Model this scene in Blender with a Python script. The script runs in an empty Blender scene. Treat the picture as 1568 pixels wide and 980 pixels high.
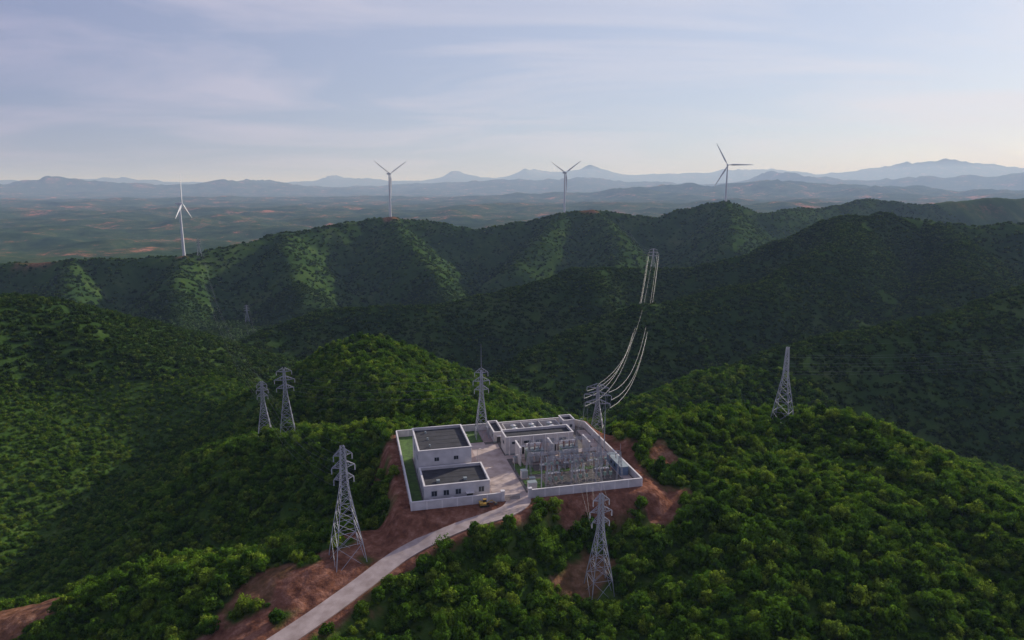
import bpy, math, numpy as np, random
from mathutils import Vector
random.seed(5); rng=np.random.default_rng(11)
scene=bpy.context.scene
# ---------------------------------------------------------------- helpers
def link(o): scene.collection.objects.link(o); return o
def vn1(s,seed):
    i=np.floor(s); f=s-i; f=f*f*(3-2*f)
    def h(k): 
        v=np.sin(k*127.1+seed*311.7)*43758.5453
        return v-np.floor(v)
    return h(i)*(1-f)+h(i+1)*f
def vn2(x,y,seed=0):
    ix=np.floor(x); iy=np.floor(y); fx=x-ix; fy=y-iy
    fx=fx*fx*fx*(fx*(fx*6-15)+10); fy=fy*fy*fy*(fy*(fy*6-15)+10)
    a=ix.astype(np.int64); b=iy.astype(np.int64)
    def h(p,q):
        n=(p*374761393+q*668265263+seed*974634777)&0xffffffff
        n=((n^(n>>13))*1274126177)&0xffffffff
        n=n^(n>>16)
        return (n&0xffff)/65535.0
    return (h(a,b)*(1-fx)+h(a+1,b)*fx)*(1-fy)+(h(a,b+1)*(1-fx)+h(a+1,b+1)*fx)*fy
def fbm(x,y,seed=0,o=4):
    s=0;a=.5;t=0
    for k in range(o):
        s=s+a*vn2(x,y,seed+k*7); t+=a; a*=.5; x=x*2.03+17.3; y=y*2.03-9.1
    return s/t*2-1
def ridged(x,y,seed=0,o=4):
    s=0;a=.5;t=0
    for k in range(o):
        n=1-np.abs(2*vn2(x,y,seed+k*7)-1); s=s+a*n*n; t+=a; a*=.5; x=x*2.07+7.3; y=y*2.07-3.1
    return s/t
def sst(a,b,v):
    t=np.clip((v-a)/(b-a),0,1); return t*t*(3-2*t)
def smax(a,b,k):
    h=np.clip(.5+.5*(a-b)/k,0,1); return b*(1-h)+a*h+k*h*(1-h)
# ---------------------------------------------------------------- compound frame
FL=np.array([-28.4,179.0]); CA,SA=math.cos(math.radians(13.5)),math.sin(math.radians(13.5))
def L(lx,ly,z=0): return (FL[0]+lx*CA-ly*SA, FL[1]+lx*SA+ly*CA, z)
def toL(x,y):
    dx=x-FL[0]; dy=y-FL[1]; return dx*CA+dy*SA, -dx*SA+dy*CA
# ---------------------------------------------------------------- road
road_pts=[L(30.5,3,0.1),L(30.5,-2,0.0),(-2.5,178.3,-.3),(-15,173.5,-2),(-28.4,165.6,-5.2),(-38,154,-7.6),(-45,145,-9),(-52.5,136,-10.3),(-66,120,-12.5),(-90,95,-16),(-125,62,-21)]
def catmull(P,n=12):
    P=[np.array(p,float) for p in P]; P=[2*P[0]-P[1]]+P+[2*P[-1]-P[-2]]; out=[]
    for i in range(1,len(P)-2):
        for k in range(n):
            t=k/n; a,b,c,d=P[i-1:i+3]
            out.append(.5*((2*b)+(-a+c)*t+(2*a-5*b+4*c-d)*t*t+(-a+3*b-3*c+d)*t**3))
    out.append(P[-2]); return np.array(out)
road=catmull(road_pts,8)
def road_dist(x,y):
    best=np.full(x.shape,1e9); bz=np.zeros(x.shape)
    m=(y<210)&(x<30)&(x>-170)
    X=x[m];Y=y[m];B=best[m];Z=bz[m]
    for i in range(len(road)-1):
        a=road[i];b=road[i+1];dx,dy=b[0]-a[0],b[1]-a[1];l2=dx*dx+dy*dy+1e-9
        t=np.clip(((X-a[0])*dx+(Y-a[1])*dy)/l2,0,1)
        d=np.hypot(X-a[0]-t*dx,Y-a[1]-t*dy); q=d<B
        B=np.where(q,d,B); Z=np.where(q,a[2]+t*(b[2]-a[2]),Z)
    best[m]=B;bz[m]=Z
    return best,bz
# ---------------------------------------------------------------- ridges (x,y,z) , slope, round, gully amp, gully wavelength
R=[
 ([(-1500,1300,-60),(-1000,1180,-52),(-864,1150,-40),(-676,1150,-30),(-567,1180,-22),(-441,1350,3),(-335,1480,14),(-265,1520,23),(-198,1560,15),(-95,1560,-3),(24,1580,10),(115,1600,32),(185,1620,38),(331,1620,15),(420,1640,35),(507,1650,52),(613,1680,25),(836,1900,28),(1080,2100,52),(1221,2100,32),(1444,2200,45),(1698,2300,56),(2300,2400,40)],.60,18,62,150),
 ([(-567,1180,-22),(-520,1050,-48),(-470,930,-90)],.62,10,22,60),
 ([(-441,1350,3),(-400,1200,-20),(-330,1050,-66)],.62,10,26,70),
 ([(-265,1520,23),(-215,1350,-4),(-150,1180,-44),(-110,1060,-80)],.62,10,26,70),
 ([(115,1600,32),(60,1400,-12),(0,1250,-56)],.62,10,26,70),
 ([(185,1620,38),(220,1400,-10),(180,1200,-48)],.62,10,26,70),
 ([(507,1650,52),(450,1400,12),(400,1250,-20)],.62,10,26,70),
 ([(-740,1150,-32),(-660,1000,-60),(-560,850,-96)],.55,10,22,70),
 ([(1300,1050,60),(744,1000,32),(680,1000,32),(602,1000,46),(524,980,52),(469,960,46),(369,930,17),(319,910,-1),(229,900,-13),(186,900,-14),(120,860,-9),(76,820,-7),(51,800,-14),(-10,780,-24),(-96,740,-39),(-199,720,-46),(-241,680,-56),(-265,620,-72),(-280,560,-95)],.62,22,44,110),
 ([(480,960,43),(370,800,14),(247,700,-12),(134,640,-21),(68,600,-33),(25,560,-44),(-7,510,-58),(-20,470,-76)],.70,18,24,75),
 ([(602,1000,46),(560,850,20),(500,760,-4),(430,690,-30)],.62,18,22,70),
 ([(900,1000,45),(760,850,30),(650,760,8),(600,700,-10)],.55,18,20,70),
 ([(900,700,52),(620,620,29),(425,560,7),(338,520,-10),(277,500,-13),(202,470,-22),(135,430,-31),(86,400,-40),(61,380,-46),(30,350,-60)],.80,24,12,65),
 ([(-700,520,50),(-341,450,17),(-293,440,2),(-246,430,-14),(-196,410,-30),(-156,390,-46)],.44,20,8,60),
 ([(-341,450,17),(-330,350,-6),(-300,260,-25),(-270,200,-45)],.44,24,8,60),
 ([(-20,110,-22),(-15,160,-8),(0,200,0),(-10,260,-2),(-45,310,-10),(-80,360,-5),(-88,400,-1),(-80,450,-28),(-60,520,-70)],.54,22,6,40),
 ([(45,228,3),(70,245,4),(107,256,0),(127,253,1),(134,235,1),(136,200,-1),(142,172,-3),(150,130,-10),(160,80,-20)],.64,16,5,40),
 ([(50,205,-3),(90,195,0),(60,150,-10),(50,110,-19)],.3,22,3,35),
 ([(-40,170,-6),(-52,137,-10.5),(-75,110,-14),(-110,70,-19)],.45,14,3,30),
 ([(-50,160,-8),(-95,170,-15),(-150,165,-28),(-220,150,-46)],.5,9,5,30),
 ([(-45,250,-3),(-94,272,-12),(-130,300,-28)],.52,12,5,30),
 ([(-88,400,-1),(-141,375,-24),(-180,355,-54)],.54,12,5,40),
]
def H0(x,y):
    r=np.hypot(x,y); az=np.degrees(np.arctan2(x,y))
    zb=-125-27*sst(1500,2600,r)+24*np.exp(-((x+430)/230)**2-((y-890)/190)**2)
    zb=zb+ (6+40*sst(2000,4000,r))*fbm(x/420,y/420,3)
    f=r>2000
    if f.any():
        xf,yf,rf,af=x[f],y[f],r[f],az[f]; o=zb[f]
        o=o+40*sst(2300,3200,rf)*ridged(xf/700,yf/900,41)*sst(-900,400,xf+300)
        o=o+np.exp(-((rf-6500)/1500)**2)*(40+140*sst(0,28,af))*ridged(xf/1800,yf/1800,5)
        o=o+np.exp(-((rf-12000)/2200)**2)*(90+340*sst(-8,26,af))*ridged(xf/3300,yf/3300,9,5)
        o=o+np.exp(-((rf-22000)/2600)**2)*(620+180*sst(-5,30,af))*ridged(xf/5200,yf/5200,15,5)
        pk=lambda a,w: np.exp(-((af-a)/w)**2)
        o=o+np.exp(-((rf-38000)/3800)**2)*(520+650*pk(-12.5,4)+900*pk(2,7)+600*pk(19,6)+850*pk(32,7))*(.35+ridged(xf/7000,yf/7000,25,5))
        zb[f]=o
    out=zb.copy()
    m=r<5200
    X=x[m];Y=y[m]; w1=fbm(X/70,Y/70,61,3); w2=fbm(X/190,Y/190,66,2); o=out[m]; rr=r[m]
    near=1-sst(250,700,rr)
    for j,(P,sl,rad,ga,gw) in enumerate(R):
        A=np.array(P); reach=(A[:,2].max()+165)/sl+40
        k=(X>A[:,0].min()-reach)&(X<A[:,0].max()+reach)&(Y>A[:,1].min()-reach)&(Y<A[:,1].max()+reach)
        if not k.any(): continue
        Xk=X[k];Yk=Y[k];wk=w1[k]*gw*.35+w2[k]*gw*.5
        s0=0; hr=np.full(Xk.shape,-900.)
        for i in range(len(P)-1):
            a=P[i];b=P[i+1];dx,dy=b[0]-a[0],b[1]-a[1];ln=math.hypot(dx,dy)
            t=np.clip(((Xk-a[0])*dx+(Yk-a[1])*dy)/(ln*ln),0,1)
            d=np.hypot(Xk-a[0]-t*dx,Yk-a[1]-t*dy)
            s=(s0+t*ln)+wk
            n=.5*vn1(s/gw,j*3.1)+.32*vn1(s*2.2/gw,j*5.3+1)+.18*vn1(s*4.7/gw,j*2.3+4)
            tt=t*t*(3-2*t)*.5+t*.5
            h=a[2]+tt*(b[2]-a[2])-sl*(np.sqrt(d*d+rad*rad)-rad)-ga*n*sst(2,110 if ga>25 else (80 if ga>6 else 50),d)*1.3
            hr=np.maximum(hr,h); s0+=ln
        o[k]=smax(o[k],hr,5.0)
    o=o+fbm(X/38,Y/38,71,4)*(1.2+3.2*(1-near))+ (w2*8+fbm(X/16,Y/16,79,2)*.8)*(1-near)
    out[m]=o
    return out
def boxsd(x,y):
    lx,ly=toL(x,y); cx=np.maximum(np.abs(lx-35)-35,0); cy=np.maximum(np.abs(ly-29.5)-29.5,0)
    return np.hypot(cx,cy),lx,ly
def H(x,y):
    x=np.asarray(x,float);y=np.asarray(y,float)
    h=H0(x,y); m=np.hypot(x,y)<420
    if m.any():
        X=x[m];Y=y[m];o=h[m]
        rd,rz=road_dist(X,Y); w=1-sst(4.2,13,rd); o=o*(1-w)+(rz-.25)*w
        sd,lx,ly=boxsd(X,Y); w=1-sst(3.0,10,sd); w2=np.where(rd<8,w*sst(0,7,np.maximum(rd,0)*1.0+ (sd<3)*9),w)
        o=o*(1-w2)+(-.12)*w2
        o=o+ np.where((sd>2.5)&(rd>4.3),fbm(X/4,Y/4,301,3)*.5,0)
        h[m]=o
    return h
def hz(x,y): return float(H(np.array([x]),np.array([y]))[0])
def soilmask(x,y):
    s=np.zeros(x.shape); r=np.hypot(x,y); m=r<420
    X=x[m];Y=y[m]; n=fbm(X/9,Y/9,91,4)
    sd,lx,ly=boxsd(X,Y); rd,_=road_dist(X,Y)
    a=1-sst(3,8,sd+n*6-np.where(lx>68,4,0)-np.where(ly<0,3,0))
    b=1-sst(4.2,8,rd+n*5)
    def blob(cx,cy,r): return 1-sst(r*.75,r*1.1,np.hypot(X-cx,Y-cy)+n*r*.9)
    c=np.maximum(blob(-46,156,15),blob(-62,138,12)); c=np.maximum(c,blob(-36,172,12)); c=np.maximum(c,.9*blob(-137,172,15)); c=np.maximum(c,.8*blob(-60,158,10))
    c=np.maximum(c,.9*blob(50,216,7)); c=np.maximum(c,.75*blob(20,168,9))
    s[m]=np.maximum(np.maximum(a,b),c)
    m=(r>1000)&(r<3000)
    X=x[m];Y=y[m]; n=fbm(X/40,Y/40,95,3); c=0*X
    for cx,cy,rd_ in ((185,1615,24),(-267,1512,16),(507,1640,14),(-567,1176,16),(-800,1160,30),(-900,1240,40),(190,1590,20)): c=np.maximum(c,1-sst(rd_*.5,rd_*1.1,np.hypot(X-cx,(Y-cy)*.7)+n*rd_*.9))
    s[m]=c*.75; return s
# ---------------------------------------------------------------- materials
def newmat(name):
    m=bpy.data.materials.new(name); m.use_nodes=True; nt=m.node_tree
    for n in list(nt.nodes):
        if n.type!='OUTPUT_MATERIAL': nt.nodes.remove(n)
    return m,nt,nt.nodes['Material Output']
def simple(name,col,rough=.7,metal=0,var=.15,scale=.6,bump=0,col2=None):
    m,nt,out=newmat(name); N=nt.nodes;K=nt.links
    b=N.new('ShaderNodeBsdfPrincipled'); b.inputs['Roughness'].default_value=rough; b.inputs['Metallic'].default_value=metal
    g=N.new('ShaderNodeNewGeometry'); n=N.new('ShaderNodeTexNoise'); n.inputs['Scale'].default_value=scale; n.inputs['Detail'].default_value=6
    K.new(g.outputs['Position'],n.inputs['Vector'])
    r=N.new('ShaderNodeValToRGB'); r.color_ramp.elements[0].position=.3; r.color_ramp.elements[1].position=.7
    c2=col2 or tuple(c*(1-var*2) for c in col); r.color_ramp.elements[0].color=(*c2,1); r.color_ramp.elements[1].color=(*col,1)
    K.new(n.outputs['Fac'],r.inputs['Fac']); K.new(r.outputs['Color'],b.inputs['Base Color'])
    if bump:
        bp=N.new('ShaderNodeBump'); bp.inputs['Distance'].default_value=bump; K.new(n.outputs['Fac'],bp.inputs['Height']); K.new(bp.outputs['Normal'],b.inputs['Normal'])
    K.new(b.outputs[0],out.inputs['Surface']); return m
M={}
M['wall']=simple('white_render',(.58,.54,.54),.8,0,.14,.35)
M['trim']=simple('pale_coping',(.70,.65,.64),.7,0,.1,.5)
M['roof']=simple('roof_membrane',(.038,.036,.046),.9,0,.3,.4)
M['glass']=simple('window_glass',(.03,.035,.045),.12,0,.1,.3)
M['frame']=simple('window_frame',(.45,.45,.47),.5)
M['steel']=simple('galvanised_steel',(.38,.38,.42),.55,.1,.15,.5)
M['grey']=simple('equipment_grey',(.26,.30,.31),.5,0,.1,.5)
M['tank']=simple('equipment_green_grey',(.20,.29,.25),.5,0,.1,.5)
M['ceramic']=simple('insulator_ceramic',(.22,.10,.075),.35)
M['polymer']=simple('insulator_grey',(.36,.36,.42),.4)
M['concrete']=simple('concrete',(.49,.39,.36),.85,0,.12,.35,.01,(.30,.225,.20))
M['paver']=simple('tiled_paving',(.36,.26,.24),.85,0,.12,.6)
M['gravel']=simple('gravel',(.15,.13,.12),.95,0,.25,1.2,.03)
M['lawn']=simple('lawn',(.08,.16,.025),.95,0,.3,.8,.04)
M['dark']=simple('dark_metal',(.05,.05,.055),.5)
M['tyre']=simple('rubber',(.02,.02,.02),.8)
M['yellow']=simple('yellow_paint',(.42,.25,.04),.6,0,.12)
M['blue']=simple('blue_sheet',(.14,.20,.30),.5,0,.08)
M['turb']=simple('turbine_white',(.58,.58,.62),.4,0,.03,.1)
M['bark']=simple('bark',(.10,.07,.05),.9)
M['wire']=simple('aluminium_wire',(.25,.25,.28),.6,0)
def leafmat(name,c1,c2,c3):
    m,nt,out=newmat(name); N=nt.nodes;K=nt.links
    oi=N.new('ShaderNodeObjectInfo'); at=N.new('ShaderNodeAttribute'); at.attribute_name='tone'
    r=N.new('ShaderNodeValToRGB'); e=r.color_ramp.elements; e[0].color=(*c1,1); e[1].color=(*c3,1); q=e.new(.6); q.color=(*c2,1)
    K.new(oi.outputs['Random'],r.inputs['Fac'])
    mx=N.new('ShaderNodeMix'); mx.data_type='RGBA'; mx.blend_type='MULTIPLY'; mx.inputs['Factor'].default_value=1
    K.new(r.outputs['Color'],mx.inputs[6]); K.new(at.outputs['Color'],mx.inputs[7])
    d=N.new('ShaderNodeBsdfDiffuse'); t=N.new('ShaderNodeBsdfTranslucent'); s=N.new('ShaderNodeMixShader'); s.inputs[0].default_value=.38
    K.new(mx.outputs[2],d.inputs[0]); K.new(mx.outputs[2],t.inputs[0]); K.new(d.outputs[0],s.inputs[1]); K.new(t.outputs[0],s.inputs[2])
    K.new(s.outputs[0],out.inputs['Surface']); return m
M['leaf']=leafmat('foliage',(.055,.125,.013),(.12,.225,.02),(.225,.31,.033))
M['leafmid']=leafmat('foliage_mid',(.034,.074,.013),(.062,.115,.017),(.11,.16,.025))
M['leafpale']=leafmat('foliage_pale',(.09,.16,.04),(.13,.21,.06),(.18,.26,.09))
# terrain
def terrain_mat():
    m,nt,out=newmat('terrain_ground'); N=nt.nodes;K=nt.links
    g=N.new('ShaderNodeNewGeometry')
    def noise(sc,det=6,rough=.6):
        n=N.new('ShaderNodeTexNoise'); n.inputs['Scale'].default_value=sc; n.inputs['Detail'].default_value=det; n.inputs['Roughness'].default_value=rough; K.new(g.outputs['Position'],n.inputs['Vector']); return n.outputs['Fac']
    def ramp(f,stops):
        r=N.new('ShaderNodeValToRGB'); e=r.color_ramp.elements
        e[0].position=stops[0][0]; e[0].color=(*stops[0][1],1); e[1].position=stops[-1][0]; e[1].color=(*stops[-1][1],1)
        for p,c in stops[1:-1]: q=e.new(p); q.color=(*c,1)
        K.new(f,r.inputs['Fac']); return r.outputs['Color']
    def mix(f,a,b):
        x=N.new('ShaderNodeMix'); x.data_type='RGBA'; K.new(f,x.inputs['Factor']); K.new(a,x.inputs[6]); K.new(b,x.inputs[7]); return x.outputs[2]
    def attr(n):
        a=N.new('ShaderNodeAttribute'); a.attribute_name=n; return a.outputs['Fac']
    grass=ramp(noise(.12,8,.7),[(.3,(.022,.05,.01)),(.5,(.045,.085,.015)),(.72,(.09,.125,.028))])
    mid=ramp(noise(.018,9,.72),[(.35,(.02,.042,.012)),(.52,(.035,.066,.015)),(.64,(.058,.088,.022)),(.76,(.09,.095,.038))])
    soil=ramp(noise(.3,8,.7),[(.32,(.08,.034,.022)),(.5,(.18,.078,.05)),(.62,(.27,.13,.09)),(.74,(.38,.25,.19))])
    plain=ramp(noise(.0026,13,.85),[(.38,(.012,.03,.016)),(.46,(.03,.055,.026)),(.53,(.055,.08,.035)),(.565,(.12,.09,.05)),(.60,(.40,.16,.10)),(.70,(.55,.33,.23))])
    c=mix(attr('midzone'),grass,mid); c=mix(attr('plain'),c,plain); c=mix(attr('soil'),c,soil)
    b=N.new('ShaderNodeBsdfDiffuse'); K.new(c,b.inputs['Color'])
    bp=N.new('ShaderNodeBump'); bp.inputs['Distance'].default_value=.9; bp.inputs['Strength'].default_value=.9; K.new(noise(.5),bp.inputs['Height']); K.new(bp.outputs['Normal'],b.inputs['Normal'])
    K.new(b.outputs[0],out.inputs['Surface']); return m
M['terrain']=terrain_mat()
# ---------------------------------------------------------------- terrain mesh
rs=np.concatenate([np.geomspace(45,3000,680,endpoint=False),np.geomspace(3000,70000,190)])
an=np.radians(np.linspace(-72,72,860)); RR,AA=np.meshgrid(rs,an,indexing='ij')
TX=(RR*np.sin(AA)).ravel(); TY=(RR*np.cos(AA)).ravel(); TZ=H(TX,TY)
nr,na=len(rs),len(an)
idx=np.arange(nr*na).reshape(nr,na)
F=np.stack([idx[:-1,:-1],idx[:-1,1:],idx[1:,1:],idx[1:,:-1]],-1).reshape(-1,4)[:,::-1]
me=bpy.data.meshes.new('terrain'); me.vertices.add(nr*na); me.vertices.foreach_set('co',np.stack([TX,TY,TZ],1).astype(np.float32).ravel())
me.loops.add(F.size); me.loops.foreach_set('vertex_index',F.astype(np.int32).ravel())
me.polygons.add(len(F)); me.polygons.foreach_set('loop_start',np.arange(0,F.size,4,dtype=np.int32)); 
me.update(calc_edges=True); me.polygons.foreach_set('use_smooth',np.ones(len(F),bool))
for nm,v in (('soil',soilmask(TX,TY)),('plain',sst(2300,3300,RR.ravel())),('midzone',sst(380,520,RR.ravel()))):
    a=me.attributes.new(nm,'FLOAT','POINT'); a.data.foreach_set('value',v.astype(np.float32))
me.materials.append(M['terrain']); link(bpy.data.objects.new('hills_terrain',me))
# ---------------------------------------------------------------- mesh builder
class MB:
    def __init__(s): s.v=[];s.f=[];s.m=[];s.mats=[]
    def mi(s,k):
        if k not in s.mats: s.mats.append(k)
        return s.mats.index(k)
    def add(s,vs,fs,k):
        o=len(s.v); s.v+= [tuple(p) for p in vs]; i=s.mi(k)
        for f in fs: s.f.append(tuple(o+q for q in f)); s.m.append(i)
    def prism(s,bot,top,k):
        n=len(bot); s.add(list(bot)+list(top),[tuple(range(n))[::-1],tuple(range(n,2*n))]+[(i,(i+1)%n,n+(i+1)%n,n+i) for i in range(n)],k)
    def lbox(s,x0,x1,y0,y1,z0,z1,k,T=L):
        q=[(x0,y0),(x1,y0),(x1,y1),(x0,y1)]
        s.prism([T(a,b,z0) for a,b in q],[T(a,b,z1) for a,b in q],k)
    def tube(s,p,q,r0,r1,k,n=4):
        p=Vector(p);q=Vector(q);d=(q-p)
        if d.length<1e-6: return
        d.normalize(); u=d.orthogonal().normalized(); w=d.cross(u)
        A=[];B=[]
        for i in range(n):
            a=2*math.pi*(i+.5)/n; o=u*math.cos(a)+w*math.sin(a); A.append(p+o*r0); B.append(q+o*r1)
        s.prism(A,B,k)
    def obj(s,name,parent=None):
        me=bpy.data.meshes.new(name); me.from_pydata(s.v,[],s.f); 
        for k in s.mats: me.materials.append(M[k])
        me.polygons.foreach_set('material_index',s.m)
        me.update(); o=bpy.data.objects.new(name,me); link(o)
        if parent: o.parent=parent
        return o
def empty(name):
    e=bpy.data.objects.new(name,None); e.empty_display_size=.5; return link(e)
# ---------------------------------------------------------------- road
b=MB(); n=len(road); Lp=[];Rp=[]
for i in range(n):
    d=road[min(i+1,n-1)]-road[max(i-1,0)]; d=d/np.hypot(d[0],d[1]); nx,ny=-d[1],d[0]
    w=3.0+1.3*max(0,1-i/14)
    p=road[i]; Lp.append((p[0]+nx*w,p[1]+ny*w,p[2]+.03)); Rp.append((p[0]-nx*w,p[1]-ny*w,p[2]+.03))
vs=Lp+Rp+[(x,y,z-.5) for x,y,z in Lp]+[(x,y,z-.5) for x,y,z in Rp]
fs=[]
for i in range(n-1):
    fs+=[(i,n+i,n+i+1,i+1),(i,i+1,2*n+i+1,2*n+i),(n+i+1,n+i,3*n+i,3*n+i+1)]
b.add(vs,fs,'concrete'); b.obj('concrete_road')
# ---------------------------------------------------------------- compound
b=MB(); b.lbox(.1,69.9,.1,58.9,-.4,.0,'gravel')
yard=b.obj('substation_yard_ground')
b=MB()
b.lbox(24.5,34.4,.3,44,-.02,.12,'concrete'); b.lbox(34.4,66,29.8,32.6,-.02,.12,'concrete'); b.lbox(20.6,30,44,46.5,-.02,.12,'concrete')
b.lbox(66.2,69.4,2,50,-.02,.12,'concrete'); b.lbox(34.4,66.2,1,3.2,-.02,.12,'paver')
b.lbox(20.6,24.5,17,44,-.02,.10,'paver'); b.lbox(23.3,24.5,.3,17,-.02,.10,'paver')
b.lbox(30,33.4,46.5,58.5,-.02,.10,'paver')
b.obj('yard_pavement')
b=MB(); b.lbox(.3,3.6,.4,58.5,-.02,.16,'lawn'); b.lbox(3.6,29.8,47,58.5,-.02,.16,'lawn'); b.lbox(3.6,20.4,38.4,47,-.02,.16,'lawn'); b.lbox(35.5,41.5,5,12,-.02,.14,'lawn'); b.lbox(35.5,66,15.6,17.8,-.02,.14,'lawn'); b.lbox(35.5,41,18,25,-.02,.14,'lawn')
b.obj('yard_lawn')
wall=empty('perimeter_wall'); b=MB(); c=MB()
def wseg(p,q):
    dx,dy=q[0]-p[0],q[1]-p[1]; ln=math.hypot(dx,dy); ux,uy=dx/ln,dy/ln
    def T(a,bb,z): return L(p[0]+ux*a-uy*bb,p[1]+uy*a+ux*bb,z)
    b.lbox(0,ln,-.13,.13,-.8,2.4,'wall',T); c.lbox(-.05,ln+.05,-.24,.24,2.402,2.56,'trim',T)
    k=int(ln/4)
    for i in range(k+1): b.lbox(i*ln/k-.2,i*ln/k+.2,-.2,.2,-.8,2.4,'trim',T)
for p,q in [((0,0),(26.2,0)),((34.8,0),(70,0)),((70,.3),(70,52)),((70,52.3),(64,59)),((63.7,59),(0,59)),((0,58.7),(0,.3))]: wseg(p,q)
b.obj('panels',wall); c.obj('coping',wall)
g=empty('retractable_gate'); b=MB()
for x in (26.4,34.6): b.lbox(x-.5,x+.5,-.5,.5,0,3,'wall'); b.lbox(x-.6,x+.6,-.6,.6,3.002,3.2,'trim')
for i in range(16):
    x=27.0+i*.3; b.tube(L(x,-.3,.15),L(x+.3,.3,1.5),.04,.04,'steel'); b.tube(L(x,.3,.15),L(x+.3,-.3,1.5),.04,.04,'steel'); b.tube(L(x,0,.1),L(x,0,1.6),.05,.05,'dark')
b.tube(L(27,0,1.5),L(32,0,1.5),.06,.06,'steel'); b.obj('leaves_and_posts',g)
def building(name,x0,x1,y0,y1,h,wins,doors,extra=None):
    e=empty(name); w=MB(); r=MB(); gl=MB(); fr=MB()
    w.lbox(x0,x1,y0,y1,-.3,h-.9,'wall')
    t=.3
    for a in ((x0,x1,y0,y0+t),(x0,x1,y1-t,y1),(x0,x0+t,y0+t,y1-t),(x1-t,x1,y0+t,y1-t)): w.lbox(*a,h-.9,h,'wall')
    for a in ((x0-.15,x1+.15,y0-.15,y0+t+.05),(x0-.15,x1+.15,y1-t-.05,y1+.15),(x0-.15,x0+t+.05,y0+t+.05,y1-t-.05),(x1-t-.05,x1+.15,y0+t+.05,y1-t-.05)): r.lbox(*a,h+.002,h+.18,'trim')
    r.lbox(x0+t,x1-t,y0+t,y1-t,h-.898,h-.75,'roof')
    k=int((y1-y0)/3)
    for i in range(1,k): r.lbox(x0+t+.1,x1-t-.1,y0+i*(y1-y0)/k-.05,y0+i*(y1-y0)/k+.05,h-.748,h-.70,'dark')
    w.lbox(x0-.06,x1+.06,y0-.06,y0-.002,-.3,.5,'grey')
    w.obj('walls',e); r.obj('roof',e)
    for side,c,z,ww,hh in wins:
        if side=='f': A=(c-ww/2,c+ww/2,y0-.05,y0-.01)
        elif side=='r': A=(x1+.01,x1+.05,c-ww/2,c+ww/2)
        else: A=(x0-.05,x0-.01,c-ww/2,c+ww/2)
        gl.lbox(*A,z,z+hh,'glass')
        def bar(u0,u1,za,zb):
            if side=='f': fr.lbox(c+u0,c+u1,y0-.10,y0-.052,za,zb,'frame')
            elif side=='r': fr.lbox(x1+.052,x1+.10,c+u0,c+u1,za,zb,'frame')
            else: fr.lbox(x0-.10,x0-.052,c+u0,c+u1,za,zb,'frame')
        bar(-ww/2-.1,ww/2+.1,z-.1,z+.02); bar(-ww/2-.1,ww/2+.1,z+hh-.02,z+hh+.08); bar(-ww/2-.1,-ww/2+.02,z,z+hh); bar(ww/2-.02,ww/2+.1,z,z+hh); bar(-.03,.03,z,z+hh)
    for side,c,ww,hh in doors:
        if side=='f': gl.lbox(c-ww/2,c+ww/2,y0-.1,y0-.01,0,hh,'dark'); fr.lbox(c-ww/2-.3,c+ww/2+.3,y0-1.2,y0-.002,hh+.1,hh+.25,'trim')
        else: gl.lbox(x1+.01,x1+.1,c-ww/2,c+ww/2,0,hh,'dark'); fr.lbox(x1+.002,x1+1.2,c-ww/2-.3,c+ww/2+.3,hh+.1,hh+.25,'trim')
    gl.obj('windows_and_doors',e); fr.obj('frames',e)
    if extra: m=MB(); extra(m); m.obj('fixtures',e)
    return e
def exA(m):
    for x in (8,16): m.lbox(x,x+1,6,7,4.85,5.5,'grey')
    for x in (5.5,11.5,20): m.lbox(x,x+.9,2.05,2.4,1.0,1.7,'trim')
    m.tube(L(22.2,3.5,4.8),L(22.2,3.5,7.5),.06,.04,'steel')
building('control_building',4,23.1,2.5,16,5.6,[('f',6.8,2.4,1.6,1.6),('f',10.3,2.4,1.6,1.6),('f',13.8,2.4,1.6,1.6),('f',20.6,2.4,1.6,1.6),('r',5.5,2,1.6,1.6),('r',12.5,2,1.6,1.6),('l',6,2,1.6,1.6),('l',11,2,1.6,1.6)],[('f',17.2,1.8,2.6),('r',9,1.8,2.6)],exA)
def exB(m):
    for y in (22,28,34): m.tube(L(8,y,9.8),L(8,y,10.6),.3,.3,'grey',8)
building('switchroom_building',4,20.3,17,37.5,10.6,[('f',9.5,7.0,1.4,1.2),('f',15.5,7.0,1.4,1.2),('r',20,6.3,1.6,1.5),('r',24.5,6.3,1.6,1.5),('r',29,6.3,1.6,1.5),('r',33.5,6.3,1.6,1.5),('r',20,1.6,1.6,1.5),('r',24.5,1.6,1.6,1.5),('r',34,1.6,1.6,1.5),('l',22,6.3,1.6,1.5),('l',30,6.3,1.6,1.5),('l',22,1.6,1.6,1.5),('l',30,1.6,1.6,1.5)],[('r',29,2.2,3)],exB)
def exC(m):
    for i in range(6): m.lbox(36+i*4.2,36.4+i*4.2,32.6,32.95,0,6.1,'trim')
building('distribution_building',35,59,33,40.5,6.3,[('f',x,3.8,2.4,.9) for x in (38.3,42.5,46.7,50.9,55.1)]+[('l',36.5,3,2,1.2)],[('f',40.4,2,2.8),('f',53,2,2.8)],exC)
def exD(m):
    for y in (47,50,53,56): m.lbox(37.02,37.2,y-.8,y+.8,1,2.2,'grey')
building('equipment_cabin',33.5,37,45.5,57.5,3.8,[('l',48,1.4,1.2,1.2),('l',54,1.4,1.2,1.2)],[('f',35.2,1.2,2.4)],exD)
building('storage_cabin',61,65.5,50.5,56.5,4.2,[('l',53,1.6,1.4,1.2),('f',64,1.6,1,1)],[('f',62.2,1.2,2.2)])
e=empty('reactor_yard'); b=MB(); c=MB()
for a in ((39,60,43.5,43.75),(39,60,57,57.25),(39,39.25,43.75,57),(59.75,60,43.75,57),(46,46.25,43.75,57),(53,53.25,43.75,57)): b.lbox(*a,0,2.6,'wall')
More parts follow.
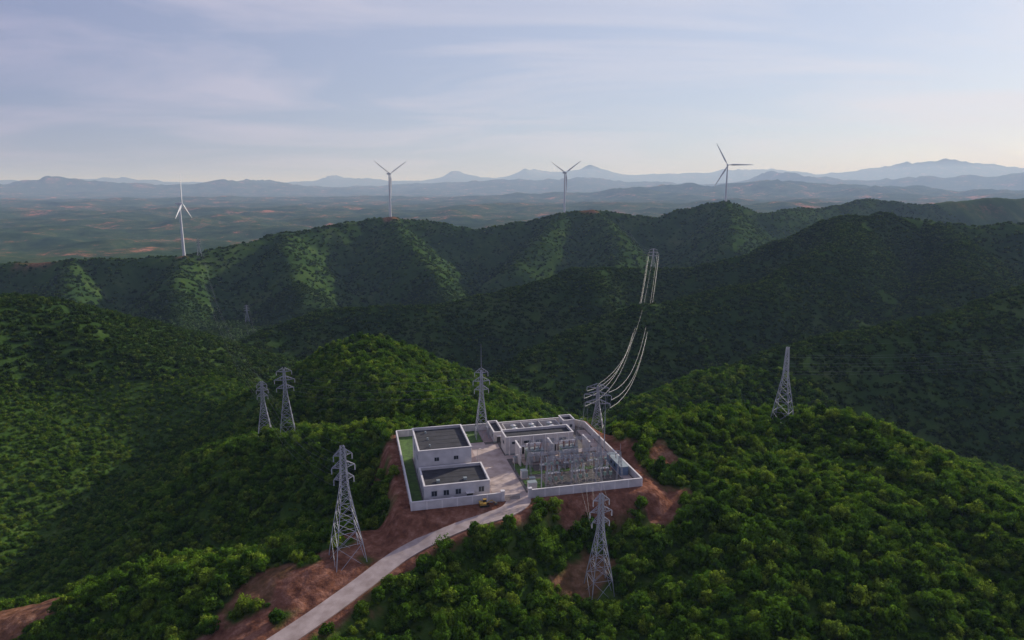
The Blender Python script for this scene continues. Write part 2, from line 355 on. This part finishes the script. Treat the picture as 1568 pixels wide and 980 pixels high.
for x in (42.5,49.5,56.5):
    for y in (47,50.3,53.6):
        for k in range(3): c.tube(L(x+.7*math.cos(k*2.1),y+.7*math.sin(k*2.1),0),L(x+.7*math.cos(k*2.1),y+.7*math.sin(k*2.1),1.4),.08,.08,'polymer',6)
        c.tube(L(x,y,1.4),L(x,y,2.9),1.1,1.1,'grey',14); c.tube(L(x,y,2.9),L(x,y,3.3),.9,.15,'trim',10)
b.obj('screen_walls',e); c.obj('coils',e)
def transformer(cx,cy):
    e=empty('power_transformer'); b=MB()
    b.lbox(cx-4.2,cx+4.2,cy-2.9,cy+2.9,-.02,.3,'concrete'); b.lbox(cx-2.8,cx+2.8,cy-1.3,cy+1.3,.5,4.2,'tank'); b.lbox(cx-3.0,cx+3.0,cy-1.5,cy+1.5,4.202,4.35,'grey')
    b.obj('tank',e); b=MB()
    for sy in (-1,1):
        for i in range(13): 
            x=cx-2.6+i*.42; y0=cy+sy*1.55; b.lbox(x,x+.14,min(y0,y0+sy*1.1),max(y0,y0+sy*1.1),.8,4.0,'trim')
    b.obj('radiators',e); b=MB()
    b.tube(L(cx-2.4,cy+.8,5.6),L(cx+2.4,cy+.8,5.6),.6,.6,'trim',12)
    for x in (-1.7,1.7): b.tube(L(cx+x,cy+.8,4.3),L(cx+x,cy+.8,5.1),.1,.1,'grey')
    b.obj('conservator',e); b=MB()
    for i in (-1.8,0,1.8):
        p=L(cx+i,cy-.6,4.35); q=L(cx+i*1.25,cy-1.1,6.9); b.tube(p,q,.14,.11,'ceramic',8)
        for k in range(7):
            t=(k+.7)/8; a=Vector(p).lerp(Vector(q),t); d=(Vector(q)-Vector(p)).normalized()*.06; b.tube(a,a+d,.3,.3,'ceramic',8)
    b.obj('bushings',e)
transformer(43,26); transformer(55,26)
b=MB()
for x in (37.3,48.5,61): b.lbox(x,x+.4,22.4,29.4,-.02,6.4,'wall'); b.lbox(x-.08,x+.48,22.3,29.5,6.402,6.55,'trim')
b.obj('transformer_firewall')
def lat(b,p,q,w,th,k='steel',panel=1.2,up=None):
    p=Vector(p);q=Vector(q);d=q-p;ln=d.length;d.normalize(); u=d.orthogonal().normalized() if up is None else Vector(up); v=d.cross(u)
    n=max(2,int(ln/panel)); C=[(u*sx+v*sy)*w/2 for sx,sy in((-1,-1),(1,-1),(1,1),(-1,1))]
    for c in C: b.tube(p+c,q+c,th,th,k)
    for i in range(n):
        a=p+d*(ln*i/n); e=p+d*(ln*(i+1)/n)
        for j in range(4):
            c0=C[j];c1=C[(j+1)%4]
            if i%2: c0,c1=c1,c0
            b.tube(a+c0,e+c1,th*.6,th*.6,k)
def gantry(y,xs,h):
    e=empty('busbar_gantry'); b=MB()
    for x in xs: 
        lat(b,L(x-1.0,y,0),L(x,y,h),.35,.04); lat(b,L(x+1.0,y,0),L(x,y,h),.35,.04)
        b.tube(L(x,y,h),L(x,y,h+2.5),.06,.03,'steel')
    b.obj('columns',e); b=MB(); lat(b,L(xs[0],y,h-.3),L(xs[-1],y,h-.3),.8,.05,panel=1.0); b.obj('beam',e); b=MB()
    for i in range(len(xs)-1):
        for k in range(3):
            x=xs[i]+(xs[i+1]-xs[i])*(k+.8)/3.6; a=Vector(L(x,y,h-.7)); bb=Vector(L(x,y-.5,h-2.0)); 
            for j in range(7): t=a.lerp(bb,(j+.5)/7); b.tube(t,t+Vector((0,0,-.08)),.15,.15,'ceramic',6)
            b.tube(a,bb,.04,.04,'grey')
    b.obj('insulators',e)
gantry(5.5,[42,50,58,65],9.5); gantry(14.5,[38,46,54,62],7.5); gantry(21,[40,48,56,64],9.0)
def post(b,x,y,h=2.4,ih=1.8,mat='ceramic'):
    b.lbox(x-.25,x+.25,y-.25,y+.25,-.02,.2,'concrete'); b.tube(L(x,y,.2),L(x,y,h),.12,.12,'steel',6)
    b.tube(L(x,y,h),L(x,y,h+ih),.08,.07,mat,6)
    n=int(ih/.22)
    for k in range(n): z=h+.1+k*.22; b.tube(L(x,y,z),L(x,y,z+.06),.19,.17,mat,8)
    b.tube(L(x,y,h+ih),L(x,y,h+ih+.25),.14,.14,'grey',6)
names=['circuit_breaker','disconnector_switch','current_transformer','surge_arrester','voltage_transformer']
for bi,x0 in enumerate((43,51,59)):
    for ri,y in enumerate((7.5,9.8,12.2,16.8,18.8)):
        b=MB()
        for k in range(3):
            x=x0+k*1.9; mat='ceramic' if ri in(0,2,4) else 'polymer'
            post(b,x,y,2.3+.2*(ri%2),1.5+.25*(ri%3),mat)
            if ri==0: b.lbox(x-.4,x+.4,y-.35,y+.35,1.2,2.28,'tank')
            if ri==2: b.lbox(x-.35,x+.35,y-.35,y+.35,4.4,5.0,'tank')
            if ri==1 or ri==3: post(b,x,y+1.1,2.3+.2*(ri%2),1.6,mat); b.tube(L(x,y,4.3),L(x,y+1.1,4.3),.05,.05,'wire')
        if ri in(1,3): b.lbox(x0-.4,x0+4.2,y-.1,y+1.2,2.2,2.35,'steel')
        b.obj(names[ri])
b=MB()
for x0 in (43,51,59):
    for k in range(3):
        x=x0+k*1.9; b.tube(L(x,6,4.4),L(x,21,4.8),.03,.03,'wire')
for z,y in ((6.4,14.5),(7.8,21),(8.3,5.5)): 
    for k in range(3): b.tube(L(40,y-1-k*.9,z),L(65,y-1-k*.9,z),.03,.03,'wire')
b.obj('busbar_conductors')
def cabinet(x,y,w,d,h,mat='trim'):
    b=MB(); b.lbox(x-.15,x+w+.15,y-.15,y+d+.15,-.02,.25,'concrete'); b.lbox(x,x+w,y,y+d,.25,h,mat); b.lbox(x-.1,x+w+.1,y-.1,y+d+.1,h+.002,h+.12,'grey')
    b.lbox(x+.1,x+w*.48,y-.04,y-.005,.4,h-.15,'frame'); b.lbox(x+w*.52,x+w-.1,y-.04,y-.005,.4,h-.15,'frame'); b.obj('electrical_cabinet')
cabinet(35.2,3.6,2.6,1.8,2.8); cabinet(35.4,13,2,1.6,2.6); cabinet(46,22.5,1.2,1,2.1,'tank'); cabinet(60,23,1.2,1,2.1,'tank'); cabinet(36,26,1,1,1.9); cabinet(37,8.5,1.6,1.2,2.0,'tank'); cabinet(51.3,23.2,2.4,1.6,3.2)
b=MB(); b.lbox(66.4,69,8,20,.1,2.9,'blue'); b.lbox(66.3,69.1,7.9,20.1,2.902,3.05,'grey')
for y in (10,13,16): b.lbox(66.33,66.39,y-.6,y+.6,1.2,2.1,'glass')
b.obj('prefabricated_cabin')
def rod(x,y,h,base=0):
    b=MB(); z=base
    for i,(a,r) in enumerate(((.4,.2),(.75,.13),(1,.06))):
        zz=base+h*a; b.tube(L(x,y,z),L(x,y,zz),r,r*.8,'steel',8); z=zz
    b.lbox(x-.5,x+.5,y-.5,y+.5,-.02,.3,'concrete'); b.obj('lightning_mast')
rod(67,24,22); rod(39,3,18)
def lamp(x,y):
    b=MB(); b.tube(L(x,y,0),L(x,y,5),.08,.05,'steel',6); b.tube(L(x,y,5),L(x+.9,y,5.3),.04,.04,'steel'); b.lbox(x+.6,x+1.3,y-.12,y+.12,5.25,5.35,'trim'); b.obj('street_lamp')
for p in ((24.2,12),(24.2,28),(34.8,20),(22,42),(66,34),(66,48)): lamp(*p)
def excavator(x,y):
    e=empty('yellow_excavator'); T=lambda a,bb,z:L(x+a*.8,y+bb*.8,z*.75)
    b=MB()
    for s in (-1,1): 
        b.prism([T(-1.6,s*.95-.22,.0+.1),T(1.6,s*.95-.22,.1),T(1.6,s*.95+.22,.1),T(-1.6,s*.95+.22,.1)],[T(-1.9,s*.95-.22,.75),T(1.9,s*.95-.22,.75),T(1.9,s*.95+.22,.75),T(-1.9,s*.95+.22,.75)],'tyre')
    b.obj('tracks',e); b=MB(); b.lbox(-1.7,.6,-1.1,1.1,.9,1.6,'yellow',T); b.lbox(-1.8,-.5,-1.1,1.1,1.602,1.9,'yellow',T); b.lbox(-.6,.6,-.4,.4,.75,.9,'dark',T); b.obj('body',e)
    b=MB(); b.lbox(-.3,.9,.2,1.1,1.602,2.5,'glass',T); b.lbox(-.35,.95,.15,1.15,2.502,2.6,'yellow',T); b.obj('cab',e)
    b=MB(); b.tube(T(.6,-.3,1.3),T(2.6,-.3,2.3),.18,.14,'yellow'); b.tube(T(2.6,-.3,2.3),T(4.1,-.3,1.2),.14,.1,'yellow'); b.prism([T(3.7,-.7,.4),T(4.3,-.7,.4),T(4.3,.1,.4),T(3.7,.1,.4)],[T(3.8,-.8,1.2),T(4.7,-.8,1.0),T(4.7,.2,1.0),T(3.8,.2,1.2)],'dark'); b.obj('boom_and_bucket',e)
excavator(20.5,-2.2)
# ---------------------------------------------------------------- pylons
def pylon(x,y,h,bw,yaw,arms,zoff=-.3,th=.10,peak=0,name='transmission_tower'):
    z0=hz(x,y)+zoff; c,s=math.cos(yaw),math.sin(yaw)
    T=lambda a,bb,z:Vector((x+a*c-bb*s,y+a*s+bb*c,z0+z))
    def w(f): 
        return bw*(1-f/.62)+.24*bw*(f/.62) if f<.62 else bw*.24*(1-(f-.62)/.38*.55)
    e=empty(name); b=MB(); fr=[0]; f=0; step=.16
    while f<.97: f=min(1,f+step); fr.append(f); step=max(.045,step*.84)
    cor=((-1,-1),(1,-1),(1,1),(-1,1))
    for i in range(len(fr)-1):
        w0,w1=w(fr[i])/2,w(fr[i+1])/2; a0,a1=fr[i]*h,fr[i+1]*h
        if i==0: a0-=2.0; w0*=1.03
        for j in range(4):
            p,q=cor[j],cor[(j+1)%4]
            b.tube(T(p[0]*w0,p[1]*w0,a0),T(p[0]*w1,p[1]*w1,a1),th,th*.9,'steel')
            b.tube(T(p[0]*w0,p[1]*w0,a0),T(q[0]*w1,q[1]*w1,a1),th*.55,th*.55,'steel')
            b.tube(T(q[0]*w0,q[1]*w0,a0),T(p[0]*w1,p[1]*w1,a1),th*.55,th*.55,'steel')
            b.tube(T(p[0]*w1,p[1]*w1,a1),T(q[0]*w1,q[1]*w1,a1),th*.5,th*.5,'steel')
    if peak: b.tube(T(0,0,h),T(0,0,h+peak),.09,.04,'steel')
    b.obj('body',e); b=MB(); ins=MB(); tips=[]
    for af,hw in arms:
        za=af*h; ww=w(af)/2; zt=za+1.7; wt=w(min(1,zt/h))/2
        for sd in (-1,1):
            tip=T(sd*hw,0,za+.2)
            for sy in (-1,1):
                b.tube(T(sd*ww,sy*ww,za),tip,th*.7,th*.5,'steel'); b.tube(T(sd*wt,sy*wt,zt),tip,th*.7,th*.5,'steel')
                for k in (.33,.66):
                    A=T(sd*ww,sy*ww,za).lerp(tip,k);B=T(sd*wt,sy*wt,zt).lerp(tip,k-.15); b.tube(A,B,th*.4,th*.4,'steel')
            A=T(sd*ww,-ww,za).lerp(tip,.5);B=T(sd*ww,ww,za).lerp(tip,.5); b.tube(A,B,th*.4,th*.4,'steel')
            lo=tip+Vector((0,0,-1.7)); ins.tube(tip,lo,.04,.04,'grey')
            for k in range(7): t=tip.lerp(lo,(k+1)/8); ins.tube(t,t+Vector((0,0,-.07)),.15,.15,'polymer',6)
            tips.append(lo)
    b.obj('crossarms',e); ins.obj('insulator_strings',e)
    return tips,T(0,0,h)
A3=[(.66,3.6),(.78,4.4),(.9,3.4)]
tFL=pylon(-43.4,165,32,8.2,.5,[(.70,2.6),(.80,3.0),(.90,2.4)],th=.12)
tFR=pylon(23,163.5,28.5,6.5,.25,[(.70,2.4),(.80,3.0),(.91,2.2)],th=.12)
tLA=pylon(-94,272,29.5,6.5,.3,[(.70,3.4),(.82,4.0),(.94,3.0)],th=.13)
tLB=pylon(-107,281,25,6,.3,[(.72,2.2),(.82,2.4),(.92,2.0)],th=.13)
tC=pylon(-11,236,26.5,5,.2,[(.70,2.6),(.82,3.0),(.94,2.4)],peak=9,th=.13)
tT=pylon(33,252,20,5.5,-.2,[(.62,4.8),(.78,5.2),(.93,4.2)],th=.13)
tR=pylon(105,253,31,7.5,.9,[(.70,2.6),(.80,3.0),(.91,2.4)],th=.13)
tM=pylon(186,898,27,6.5,-.2,[(.62,6.5),(.78,7.0),(.93,5)],th=.2)
tV=pylon(-395,1000,28,7,.3,A3,th=.18); tW=pylon(-545,1190,30,7,.3,A3,th=.18)
tX=pylon(300,1900,60,9,.3,A3,th=.3); tX2=pylon(315,1960,60,9,.3,A3,th=.3)
def cable(b,p,q,sag,r=.045,n=18):
    p=Vector(p);q=Vector(q);pr=p
    for i in range(1,n+1):
        t=i/n; c=p.lerp(q,t); c.z-=4*sag*t*(1-t); b.tube(pr,c,r,r,'wire',3); pr=c
def line(A,B,sag,r=.045,top=True):
    b=MB()
    for i in range(min(len(A[0]),len(B[0]))): cable(b,A[0][i],B[0][i],sag,r)
    if top: cable(b,A[1],B[1],sag*.8,r*.7)
    b.obj('power_line_cable')
line(tT,tM,44,.07); line(tLA,tV,30,.02); line(tLB,tW,34,.018)
def off(t,dx,dy,dz): return ([p+Vector((dx,dy,dz)) for p in t[0]],t[1]+Vector((dx,dy,dz)))
line(tR,off(tR,330,40,25),10,.02); line(tFL,tLB,6,.016); line(tFR,([Vector(L(50+k*1.5,5.5,8.8)) for k in range(6)],Vector(L(50,5.5,9.5))),1.0,.02)
line(tC,tLA,3,.016); line(tM,off(tM,120,1050,10),25,.05,False)
line(tT,([Vector(L(56+k,21,8.4)) for k in range(6)],Vector(L(56,21,11))),1,.025)
# ---------------------------------------------------------------- wind turbines
def turbine(x,y,hub,bl,yaw,ph):
    z0=hz(x,y)-1; e=empty('wind_turbine'); b=MB()
    b.tube((x,y,z0),(x,y,z0+hub),2.4,1.4,'turb',28)
    b.obj('tower',e)
    f=Vector((math.sin(yaw),-math.cos(yaw),0)); r=Vector((math.cos(yaw),math.sin(yaw),0)); up=Vector((0,0,1)); c=Vector((x,y,z0+hub+1.2))
    b=MB(); 
    for (a0,s0),(a1,s1) in (((-6.5,1.1),(-5.5,1.7)),((-5.5,1.7),(2.6,1.8)),((2.6,1.8),(3.2,1.3))):
        q=lambda a,s:[c+f*a+r*(i*s)+up*(j*s) for i,j in((-1,-1),(1,-1),(1,1),(-1,1))]
        b.prism(q(a0,s0),q(a1,s1),'turb')
    b.obj('nacelle',e); b=MB(); hc=c+f*4.2; b.tube(hc-f*1.0,hc+f*.6,1.6,1.5,'turb',12); b.tube(hc+f*.6,hc+f*2,1.5,.3,'turb',12); b.obj('hub',e)
    b=MB()
    for k in range(3):
        a=ph+k*2*math.pi/3; d=r*math.cos(a)+up*math.sin(a); t=f.cross(d).normalized()
        secs=[]
        for u,ch,tk in ((0,1.6,1.6),(.06,1.8,1.6),(.2,4.0,1.6),(.45,3.1,1.3),(.75,2.2,1.0),(1,.9,.5)):
            p=hc+d*(1+bl*u)+f*(u*u*1.5); tw=.35*(1-u)
            tt=t*math.cos(tw)+f*math.sin(tw); ff=f*math.cos(tw)-t*math.sin(tw)
            secs.append([p-tt*ch*.35,p+ff*tk*.5-tt*ch*.05,p+tt*ch*.65,p-ff*tk*.5-tt*ch*.05])
        for i in range(5): b.prism(secs[i],secs[i+1],'turb')
    b.obj('blades',e)
turbine(-567,1180,88,49,math.radians(98),math.radians(88))
turbine(-267,1516,92,52,math.radians(52),math.radians(30))
turbine(121,1598,90,50,math.radians(36),math.radians(32))
turbine(507,1645,84,56,math.radians(-8),math.radians(0))
# ---------------------------------------------------------------- vegetation prototypes
def proto(name,nc,nl,cr,ls,trunk=True,seed=0,flat=.8,mat='leaf'):
    r=random.Random(seed); V=[];Fc=[];tone=[];mi=[]
    def quad(p,nrm,s,t):
        nrm=nrm.normalized(); u=nrm.orthogonal().normalized(); w=nrm.cross(u); a=r.random()*6.28; u,w=u*math.cos(a)+w*math.sin(a),w*math.cos(a)-u*math.sin(a)
        o=len(V); V.extend([p+u*s,p+w*s*.7,p-u*s,p-w*s*.7]); Fc.append((o,o+1,o+2,o+3)); tone.extend([t]*4); mi.append(0)
    for c in range(nc):
        a=r.random()*6.283; rr=cr*.75*math.sqrt(r.random()); zz=cr*(.5+flat*r.uniform(0,.9)*(1-(rr/cr)**2*.8))
        C=Vector((rr*math.cos(a),rr*math.sin(a),zz)); cs=cr*r.uniform(.2,.42); tn=r.uniform(.5,1.35)
        for k in range(nl):
            d=Vector((r.gauss(0,1),r.gauss(0,1),r.gauss(.25,1))).normalized(); j=Vector((r.gauss(0,.35),r.gauss(0,.35),r.gauss(0.15,.35)))
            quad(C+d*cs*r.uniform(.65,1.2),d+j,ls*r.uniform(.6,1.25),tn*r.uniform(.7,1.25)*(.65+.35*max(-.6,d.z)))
    if trunk:
        def tube(p,q,a,b2,n=5):
            d=(q-p).normalized();u=d.orthogonal().normalized();w=d.cross(u);o=len(V)
            for (P,rd) in((p,a),(q,b2)):
                for i in range(n): V.append(P+(u*math.cos(i*6.283/n)+w*math.sin(i*6.283/n))*rd); tone.append(1)
            for i in range(n): Fc.append((o+i,o+(i+1)%n,o+n+(i+1)%n,o+n+i)); mi.append(1)
        t=Vector((r.uniform(-.2,.2),r.uniform(-.2,.2),cr*.6)); tube(Vector((0,0,-.6)),t,.2*cr/3,.13*cr/3)
        for k in range(5):
            a=k*1.257+r.random(); tube(t,Vector((math.cos(a)*cr*.5,math.sin(a)*cr*.5,cr*r.uniform(.8,1.2))),.1*cr/3,.03)
    me=bpy.data.meshes.new(name); me.from_pydata(V,[],Fc); me.materials.append(M[mat]); me.materials.append(M['bark']); me.polygons.foreach_set('material_index',mi)
    at=me.attributes.new('tone','FLOAT_COLOR','POINT'); at.data.foreach_set('color',np.repeat(np.array(tone,np.float32),4)); me.update()
    return bpy.data.objects.new(name,me)
def coll(name,obs):
    c=bpy.data.collections.new(name)
    for o in obs: c.objects.link(o)
    return c
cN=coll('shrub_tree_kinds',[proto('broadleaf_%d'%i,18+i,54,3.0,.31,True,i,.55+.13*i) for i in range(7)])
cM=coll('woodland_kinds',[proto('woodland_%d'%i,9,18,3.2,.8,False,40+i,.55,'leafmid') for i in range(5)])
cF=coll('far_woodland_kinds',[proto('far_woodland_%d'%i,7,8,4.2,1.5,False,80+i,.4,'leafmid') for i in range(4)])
cP=coll('poplar_kinds',[proto('poplar_%d'%i,10,18,3.0,.9,False,120+i,2.2,'leafpale') for i in range(3)])
def scatter(name,c,nk,P,sc,sz):
    me=bpy.data.meshes.new(name); n=len(P); me.vertices.add(n); me.vertices.foreach_set('co',P.astype(np.float32).ravel())
    a=me.attributes.new('rot','FLOAT','POINT'); a.data.foreach_set('value',(rng.random(n)*6.283).astype(np.float32))
    a=me.attributes.new('idx','INT','POINT'); a.data.foreach_set('value',rng.integers(0,nk,n).astype(np.int32))
    a=me.attributes.new('scl','FLOAT_VECTOR','POINT'); a.data.foreach_set('vector',np.stack([sc,sc,sz],1).astype(np.float32).ravel())
    o=link(bpy.data.objects.new(name,me)); ng=bpy.data.node_groups.new(name+'_nodes','GeometryNodeTree')
    ng.interface.new_socket('Geometry',in_out='INPUT',socket_type='NodeSocketGeometry'); ng.interface.new_socket('Geometry',in_out='OUTPUT',socket_type='NodeSocketGeometry')
    N=ng.nodes;K=ng.links; gi=N.new('NodeGroupInput');go=N.new('NodeGroupOutput'); ip=N.new('GeometryNodeInstanceOnPoints'); ci=N.new('GeometryNodeCollectionInfo')
    ci.inputs['Collection'].default_value=c; ci.inputs['Separate Children'].default_value=True; ci.inputs['Reset Children'].default_value=True
    def na(nm,t):
        q=N.new('GeometryNodeInputNamedAttribute'); q.data_type=t; q.inputs['Name'].default_value=nm; return [s for s in q.outputs if s.enabled and s.name=='Attribute'][0]
    cx=N.new('ShaderNodeCombineXYZ'); K.new(na('rot','FLOAT'),cx.inputs['Z'])
    K.new(gi.outputs[0],ip.inputs['Points']); K.new(ci.outputs[0],ip.inputs['Instance']); ip.inputs['Pick Instance'].default_value=True
    K.new(na('idx','INT'),ip.inputs['Instance Index']); K.new(cx.outputs[0],ip.inputs['Rotation']); K.new(na('scl','FLOAT_VECTOR'),ip.inputs['Scale']); K.new(ip.outputs[0],go.inputs[0])
    md=o.modifiers.new('scatter','NODES'); md.node_group=ng; return o
def fan(n,r0,r1,half=43):
    r=np.sqrt(rng.random(n)*(r1*r1-r0*r0)+r0*r0); a=np.radians(rng.uniform(-half,half,n)); return r*np.sin(a),r*np.cos(a)
def place(n,r0,r1,thin,rdmin=6.5):
    x,y=fan(n,r0,r1); dn=fbm(x/28,y/28,200,3)+.5*fbm(x/9,y/9,205,2)
    keep=dn>thin
    s=soilmask(x,y); keep&=(s<.4)
    if r0<420:
        rd,_=road_dist(x,y); sd,_,_=boxsd(x,y); keep&=(rd>rdmin)&(sd>3)
        for tx,ty in((-43.4,165),(23,163.5),(-94,272),(-107,281),(105,253),(33,252)): keep&=np.hypot(x-tx,y-ty)>4.5
    x=x[keep];y=y[keep]; return x,y,H(x,y),dn[keep]
x,y,z,d=place(32000,95,470,-.6)
left=sst(-110,-180,x)*sst(120,240,y)
sc=(.36+.56*rng.random(len(x))**1.8+.25*np.clip(d,0,1))*(1-.45*left); 
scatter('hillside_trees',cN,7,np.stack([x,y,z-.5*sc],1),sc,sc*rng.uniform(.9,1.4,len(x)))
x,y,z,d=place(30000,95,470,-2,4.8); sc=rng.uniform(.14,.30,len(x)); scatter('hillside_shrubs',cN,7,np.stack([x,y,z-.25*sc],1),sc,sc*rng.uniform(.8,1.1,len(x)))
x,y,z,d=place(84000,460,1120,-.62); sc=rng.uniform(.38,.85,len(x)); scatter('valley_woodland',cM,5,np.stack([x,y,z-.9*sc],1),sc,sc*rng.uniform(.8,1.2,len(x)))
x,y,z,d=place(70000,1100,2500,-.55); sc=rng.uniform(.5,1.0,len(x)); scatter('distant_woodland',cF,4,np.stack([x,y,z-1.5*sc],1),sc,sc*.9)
n=1500; x=rng.normal(-400,95,n); y=rng.normal(880,70,n); k=fbm(x/45,y/45,400,2)>-.1; x=x[k];y=y[k]; z=H(x,y); k=z<-88; x=x[k];y=y[k];z=z[k]; sc=rng.uniform(.5,.95,len(x))
scatter('valley_poplar_trees',cP,3,np.stack([x,y,z-.5],1),sc,sc)
# ---------------------------------------------------------------- haze, world, sun, camera
b=MB(); b.lbox(-90000,90000,-90000,90000,-700,900,'wall',lambda a,c,z:(a,c,z)); hz_o=b.obj('atmospheric_haze')
m,nt,out=newmat('haze_air'); vs_=nt.nodes.new('ShaderNodeVolumeScatter'); vs_.inputs['Color'].default_value=(.45,.62,1,1); vs_.inputs['Density'].default_value=1/19000; vs_.inputs['Anisotropy'].default_value=.12
nt.links.new(vs_.outputs[0],out.inputs['Volume']); hz_o.data.materials.clear(); hz_o.data.materials.append(m)
AZ,EL=math.radians(46),math.radians(21)
SV=Vector((math.sin(AZ)*math.cos(EL),math.cos(AZ)*math.cos(EL),math.sin(EL)))
w=bpy.data.worlds.new('World'); scene.world=w; w.use_nodes=True; nt=w.node_tree; bg=nt.nodes['Background']; N=nt.nodes; K=nt.links
sk=N.new('ShaderNodeTexSky'); sk.sky_type='NISHITA'; sk.sun_disc=False; sk.sun_elevation=EL; sk.sun_rotation=AZ; sk.air_density=1.0; sk.dust_density=.5; sk.ozone_density=3; sk.altitude=400
tc=N.new('ShaderNodeTexCoord'); dt=N.new('ShaderNodeVectorMath'); dt.operation='DOT_PRODUCT'; dt.inputs[1].default_value=SV; K.new(tc.outputs['Generated'],dt.inputs[0])
def math_(op,a,b=None,clamp=False):
    q=N.new('ShaderNodeMath'); q.operation=op; q.use_clamp=clamp
    for i,v in enumerate((a,b)):
        if v is None: continue
        if isinstance(v,(int,float)): q.inputs[i].default_value=v
        else: K.new(v,q.inputs[i])
    return q.outputs[0]
mr=N.new('ShaderNodeMapRange'); mr.inputs['From Min'].default_value=.08; mr.inputs['From Max'].default_value=1.0; K.new(dt.outputs['Value'],mr.inputs['Value'])
def mixc(f,a,b):
    x=N.new('ShaderNodeMix'); x.data_type='RGBA'
    if isinstance(f,float): x.inputs['Factor'].default_value=f
    else: K.new(f,x.inputs['Factor'])
    for i,v in ((6,a),(7,b)):
        if isinstance(v,tuple): x.inputs[i].default_value=v
        else: K.new(v,x.inputs[i])
    return x.outputs[2]
veil=mixc(mr.outputs[0],(2.9,3.1,5.5,1),(7.0,7.5,9.4,1))
sp=N.new('ShaderNodeSeparateXYZ'); K.new(tc.outputs['Generated'],sp.inputs[0])
zz=math_('ADD',math_('MAXIMUM',sp.outputs['Z'],0.0),.12); cx=N.new('ShaderNodeCombineXYZ'); K.new(math_('MULTIPLY',math_('DIVIDE',sp.outputs['X'],zz),.6),cx.inputs[0]); K.new(math_('DIVIDE',sp.outputs['Y'],zz),cx.inputs[1])
ns=N.new('ShaderNodeTexNoise'); ns.inputs['Scale'].default_value=.8; ns.inputs['Detail'].default_value=9; ns.inputs['Roughness'].default_value=.58; ns.inputs['Distortion'].default_value=.9; K.new(cx.outputs[0],ns.inputs['Vector'])
cm=N.new('ShaderNodeMapRange'); cm.inputs['From Min'].default_value=.44; cm.inputs['From Max'].default_value=.66; cm.inputs['To Max'].default_value=.65; K.new(ns.outputs['Fac'],cm.inputs['Value'])
c1=mixc(.68,sk.outputs[0],veil)
cloud=mixc(mr.outputs[0],(4.9,4.7,6.7,1),(9,8.8,9.6,1))
K.new(mixc(cm.outputs[0],c1,cloud),bg.inputs['Color']); bg.inputs['Strength'].default_value=.092
sd=bpy.data.lights.new('sun','SUN'); sd.energy=5; sd.angle=math.radians(.5); sd.color=(1,.93,.80); so=link(bpy.data.objects.new('sun',sd))
so.rotation_euler=SV.to_track_quat('Z','Y').to_euler(); so.location=(200,100,300)
cd=bpy.data.cameras.new('camera'); cd.lens=24; cd.sensor_width=36; cd.clip_start=.5; cd.clip_end=200000; co=link(bpy.data.objects.new('camera',cd)); co.location=(0,0,90); co.rotation_euler=(math.radians(90-11.1),0,0); scene.camera=co
scene.view_settings.view_transform='Standard'; scene.view_settings.look='None'; scene.view_settings.exposure=0
